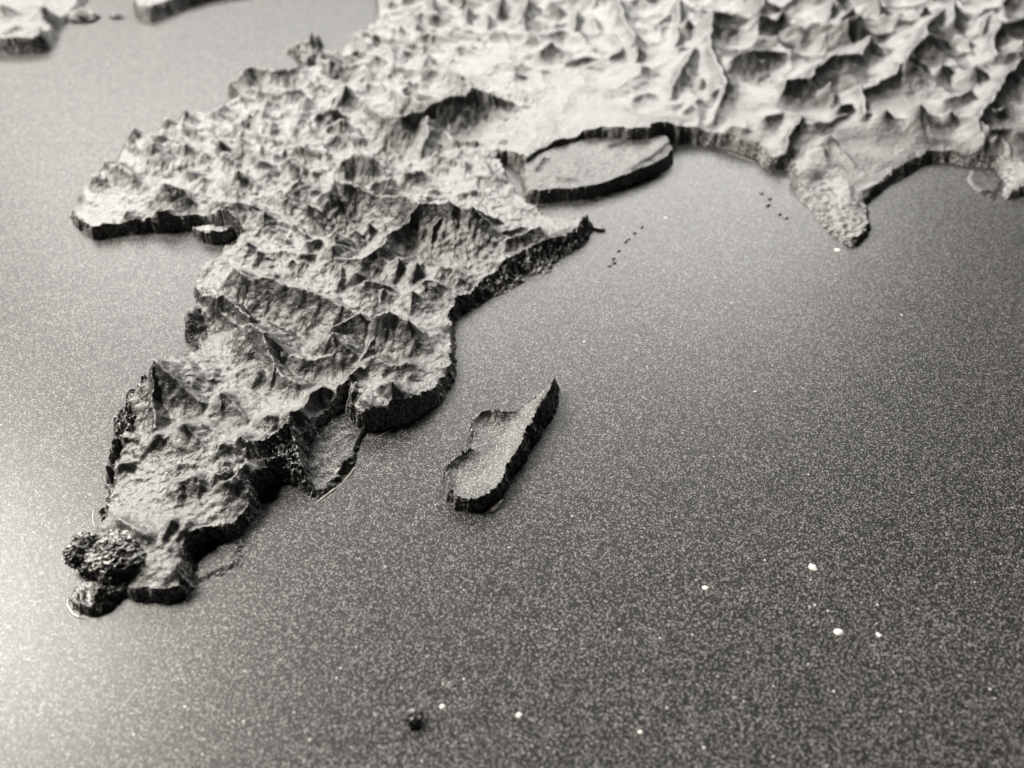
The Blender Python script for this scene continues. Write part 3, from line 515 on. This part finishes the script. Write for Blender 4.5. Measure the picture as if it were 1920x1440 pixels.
ISLET = [(361, 440, 0), (375, 454, 0), (400, 459, 0), (428, 452, 0), (443, 441, 0), (440, 430, 2), (410, 428, 4), (385, 420, 5), (366, 424, 5)]
islet = empty('relief_islet', P(400, 445))
tag(islet, 'small rough dark islet tucked against the bay beside the western cape', 'relief island')
simple_layer(islet, 'islet_surface', ISLET, 0.0004, 5.2, 1.2, [(0.8, [(372, 428, 6.5), (400, 432, 7), (430, 438, 6)])], (M_rock, M_cliff), seed=24, cell=0.006)

NW1 = [(-60, 102, 0), (20, 103, 0), (70, 101, 0), (96, 92, 0), (108, 70, 1), (104, 50, 6), (90, 40, 8), (130, 30, 3), (150, 10, 3), (170, -15, 3), (150, -60, 5), (-120, -60, 5), (-120, 60, 0)]
nw1 = empty('relief_island', P(40, 80))
tag(nw1, 'blurred rugged relief coast cut off by the left edge of the picture, top corner', 'relief island')
simple_layer(nw1, 'island_surface', NW1, 0.0011, [(40, 60, 9), (120, 20, 4), (20, 0, 9)], 3.0, [(1.0, [(85, 44, 16), (60, 55, 12), (20, 70, 10)]), (1.0, [(0, 5, 18), (20, 12, 14)]), (1.0, [(75, 10, 17), (110, 8, 16), (130, 18, 10)]), (1.0, [(150, 0, 14), (165, 5, 11)]), (1.0, [(30, 45, 13), (0, 62, 11)])], seed=26, cell=0.022, edge=0.003, mats=(M_isl, M_cliff))
NW2 = [(252, 22, 0), (258, 36, 0), (285, 42, 0), (320, 28, 0), (360, 12, 0), (410, -2, 0), (480, -10, 0), (480, -60, 4), (250, -60, 4), (255, -5, 6)]
nw2 = empty('relief_island', P(300, 20))
tag(nw2, 'blurred dark relief island at the top edge, between the left corner coast and the landmass', 'relief island')
simple_layer(nw2, 'island_surface', NW2, 0.0011, 10, 3.0, [(1.0, [(258, 5, 14), (300, 2, 15), (340, -12, 15)])], seed=27, cell=0.022, edge=0.003, mats=(M_isl, M_cliff))
for u, v, z, rx, ry, rz, sd, lab in ((155, 33, 1, 12, 9, 5, 51, 'blurred black rock just right of the corner coast, larger of two'), (220, 33, 0, 5, 5, 3, 52, 'tiny blurred black rock right of the larger one near the corner coast')):
    o = lump(None, 'rock_islet', u, v, z, rx, ry, rz, M_cliff, sd, rough=0.5); tag(o, lab, 'rock')

# ------------------------------------------------------------------ small things
crumb = lump(None, 'plastic_crumb', 776, 1345, 1.2, 2.2, 2.6, 2.0, M_rock, 61, rough=0.4, freq=1.5, sub=4)
tag(crumb, 'small black crumb lying alone near the bottom edge of the panel', 'crumb')

for k, (u, v) in enumerate(((1150, 484), (1143, 498), (1160, 470), (1173, 452), (1178, 447), (1190, 436), (1204, 425), (1152, 492))):
    tag(lump(None, 'plastic_crumb', u, v, 0.3, 0.9, 1.0, 0.6, M_cliff, 70 + k, rough=0.5, freq=2.0, sub=2), 'tiny black crumb in the trail of crumbs off the pointed middle cape', 'crumb', 'crumbs off the middle cape')
for k, (u, v) in enumerate(((1443, 372), (1440, 384), (1462, 401), (1474, 408), (1428, 362))):
    tag(lump(None, 'plastic_crumb', u, v, 0.3, 1.2, 1.3, 0.7, M_cliff, 80 + k, rough=0.5, freq=2.0, sub=2), 'tiny dark crumb on the panel left of the small triangular cape', 'crumb', 'crumbs beside the triangular cape')
tag(lump(None, 'plastic_sliver', 1122, 429, 0.6, 3.6, 1.2, 1.0, M_cliff, 90, rough=0.4, freq=2.0, sub=3, rotz=-0.3), 'thin black sliver sticking out at the foot of the pointed middle cape', 'sliver')

def glue_bead(parent, pts, r, seed=0):
    q = np.array([P(u, v, 0) for u, v in pts]); out = []
    for a, b in zip(q, q[1:]):
        k = max(2, int(np.hypot(*(b - a)) / 0.0006)); t = np.arange(k) / k
        out.append(a + (b - a) * t[:, None])
    q = np.concatenate(out + [q[-1:]]); n = len(q); S = 8; V = []
    tan = np.gradient(q, axis=0); tan /= np.linalg.norm(tan, axis=1)[:, None] + 1e-12
    rr = r * (0.75 + 0.6 * noise(np.arange(n) * 0.17, np.zeros(n), seed)) * np.clip(np.minimum(np.arange(n), n - 1 - np.arange(n)) / 4.0, 0.15, 1)
    for i in range(n):
        for k in range(S):
            a = 2 * math.pi * k / S
            V.append((q[i, 0] - tan[i, 1] * rr[i] * math.cos(a), q[i, 1] + tan[i, 0] * rr[i] * math.cos(a), rr[i] * 0.7 * math.sin(a)))
    F = [[i * S + k, i * S + (k + 1) % S, (i + 1) * S + (k + 1) % S, (i + 1) * S + k] for i in range(n - 1) for k in range(S)]
    return link_mesh('glue_bead', V, np.array(F), M_glue, parent)
glue_bead(land, [(128, 1112), (127, 1135), (138, 1152), (160, 1162), (172, 1160)], 0.0005, 1)
glue_bead(land, [(590, 946), (615, 926), (640, 908), (658, 888), (668, 872)], 0.0005, 2)
glue_bead(land, [(704, 822), (722, 812), (745, 800), (758, 795)], 0.0005, 3)
glue_bead(land, [(176, 950), (174, 970), (175, 988)], 0.0004, 4)
glue_bead(land, [(1115, 373), (1135, 366), (1160, 358), (1185, 349), (1225, 335), (1252, 322)], 0.0007, 5)
glue_bead(land, [(1362, 284), (1390, 295), (1420, 306)], 0.0005, 6)
glue_bead(isl, [(908, 963), (926, 954), (944, 936)], 0.0017, 7)
glue_bead(land, [(455, 1000), (478, 978)], 0.0003, 8)

def droplet(u, v, d_px, seed):
    r = np.random.default_rng(seed)
    c, s = math.cos(PITCH), math.sin(PITCH)
    x, y = P(u, v); dist = math.sqrt(x * x + y * y + CAM_H ** 2)
    R = 0.5 * d_px * dist / FPX
    S = 10; V = [(x, y, R * 0.22)]
    for ring, (f, z) in enumerate(((0.62, 0.17), (1.0, -0.03))):
        for k in range(S):
            a = 2 * math.pi * k / S; q = R * f * (1 + 0.22 * r.standard_normal())
            V.append((x + q * math.cos(a) * 1.1, y + q * math.sin(a), R * z))
    F = [[0, 1 + k, 1 + (k + 1) % S] for k in range(S)] 
    F += [[1 + k, 1 + S + k, 1 + S + (k + 1) % S] for k in range(S)] + [[1 + k, 1 + S + (k + 1) % S, 1 + (k + 1) % S] for k in range(S)]
    return V, F
BIG = [(1523, 1063, 15, 'round white paint drop on the panel, upper one of the two largest'), (1572, 1185, 14, 'oval white paint drop on the panel, lower one of the two largest'),
       (1322, 1102, 10, 'white paint drop left of the two largest drops'), (829, 1324, 9, 'white paint drop just right of the black crumb'), (972, 1341, 9, 'white paint drop between the crumb and the bottom middle edge'),
       (1648, 1191, 9, 'white paint drop right of the oval largest drop'), (1570, 468, 9, 'white paint drop below the tip of the small stepped triangular cape'), (1200, 1373, 8, 'white paint drop lowest right of the bottom middle')]
for k, (u, v, d, lab) in enumerate(BIG):
    V, F = droplet(u, v, d, k)
    tag(link_mesh('paint_drop', V, np.array(F), M_white), lab, 'paint drop', 'white paint drops on the panel')
# fine white spatter that nobody could count
SM = [(1371, 568), (1175, 672), (1213, 687), (1505, 728), (830, 1282), (842, 1280), (870, 1273), (1095, 640), (1416, 734), (1280, 812), (1072, 968), (1208, 990), (1178, 800), (1876, 1057), (1764, 1213), (1518, 1137), (1528, 1134),
      (1552, 1145), (1298, 1190), (1526, 1172), (1515, 1245), (1376, 1307), (1450, 1286), (1563, 1296), (1250, 1327), (1016, 1440), (1206, 1258), (1237, 1196), (1162, 1180), (1044, 1180), (1305, 1087), (1403, 1047), (1434, 1050), (1320, 1402),
      (1450, 1418), (1550, 1436), (1856, 1292), (1800, 1450), (1690, 590), (1248, 408), (1560, 408), (1340, 520), (118, 157), (212, 113), (364, 175), (397, 134), (107, 143), (140, 520), (170, 455), (280, 452)]
V, F = [], []
rs = random.Random(4)
pts = [(u, v, rs.uniform(2.2, 3.8)) for u, v in SM] + [(rs.uniform(700, 1920), 840 + 600 * rs.random() ** 0.8, rs.uniform(1.4, 2.8)) for _ in range(60)] + [(rs.uniform(0, 700), rs.uniform(1170, 1440), rs.uniform(1.8, 3.2)) for _ in range(25)]
for k, (u, v, d) in enumerate(pts):
    if u < 1060 and v < 760: continue
    v_, f_ = droplet(u, v, d, 100 + k); o = len(V); V += v_; F += [[i + o for i in f] for f in f_]
tag(link_mesh('white_spatter', V, np.array(F), M_white), 'fine white paint spatter scattered over the open panel', 'paint spatter', kind='stuff')
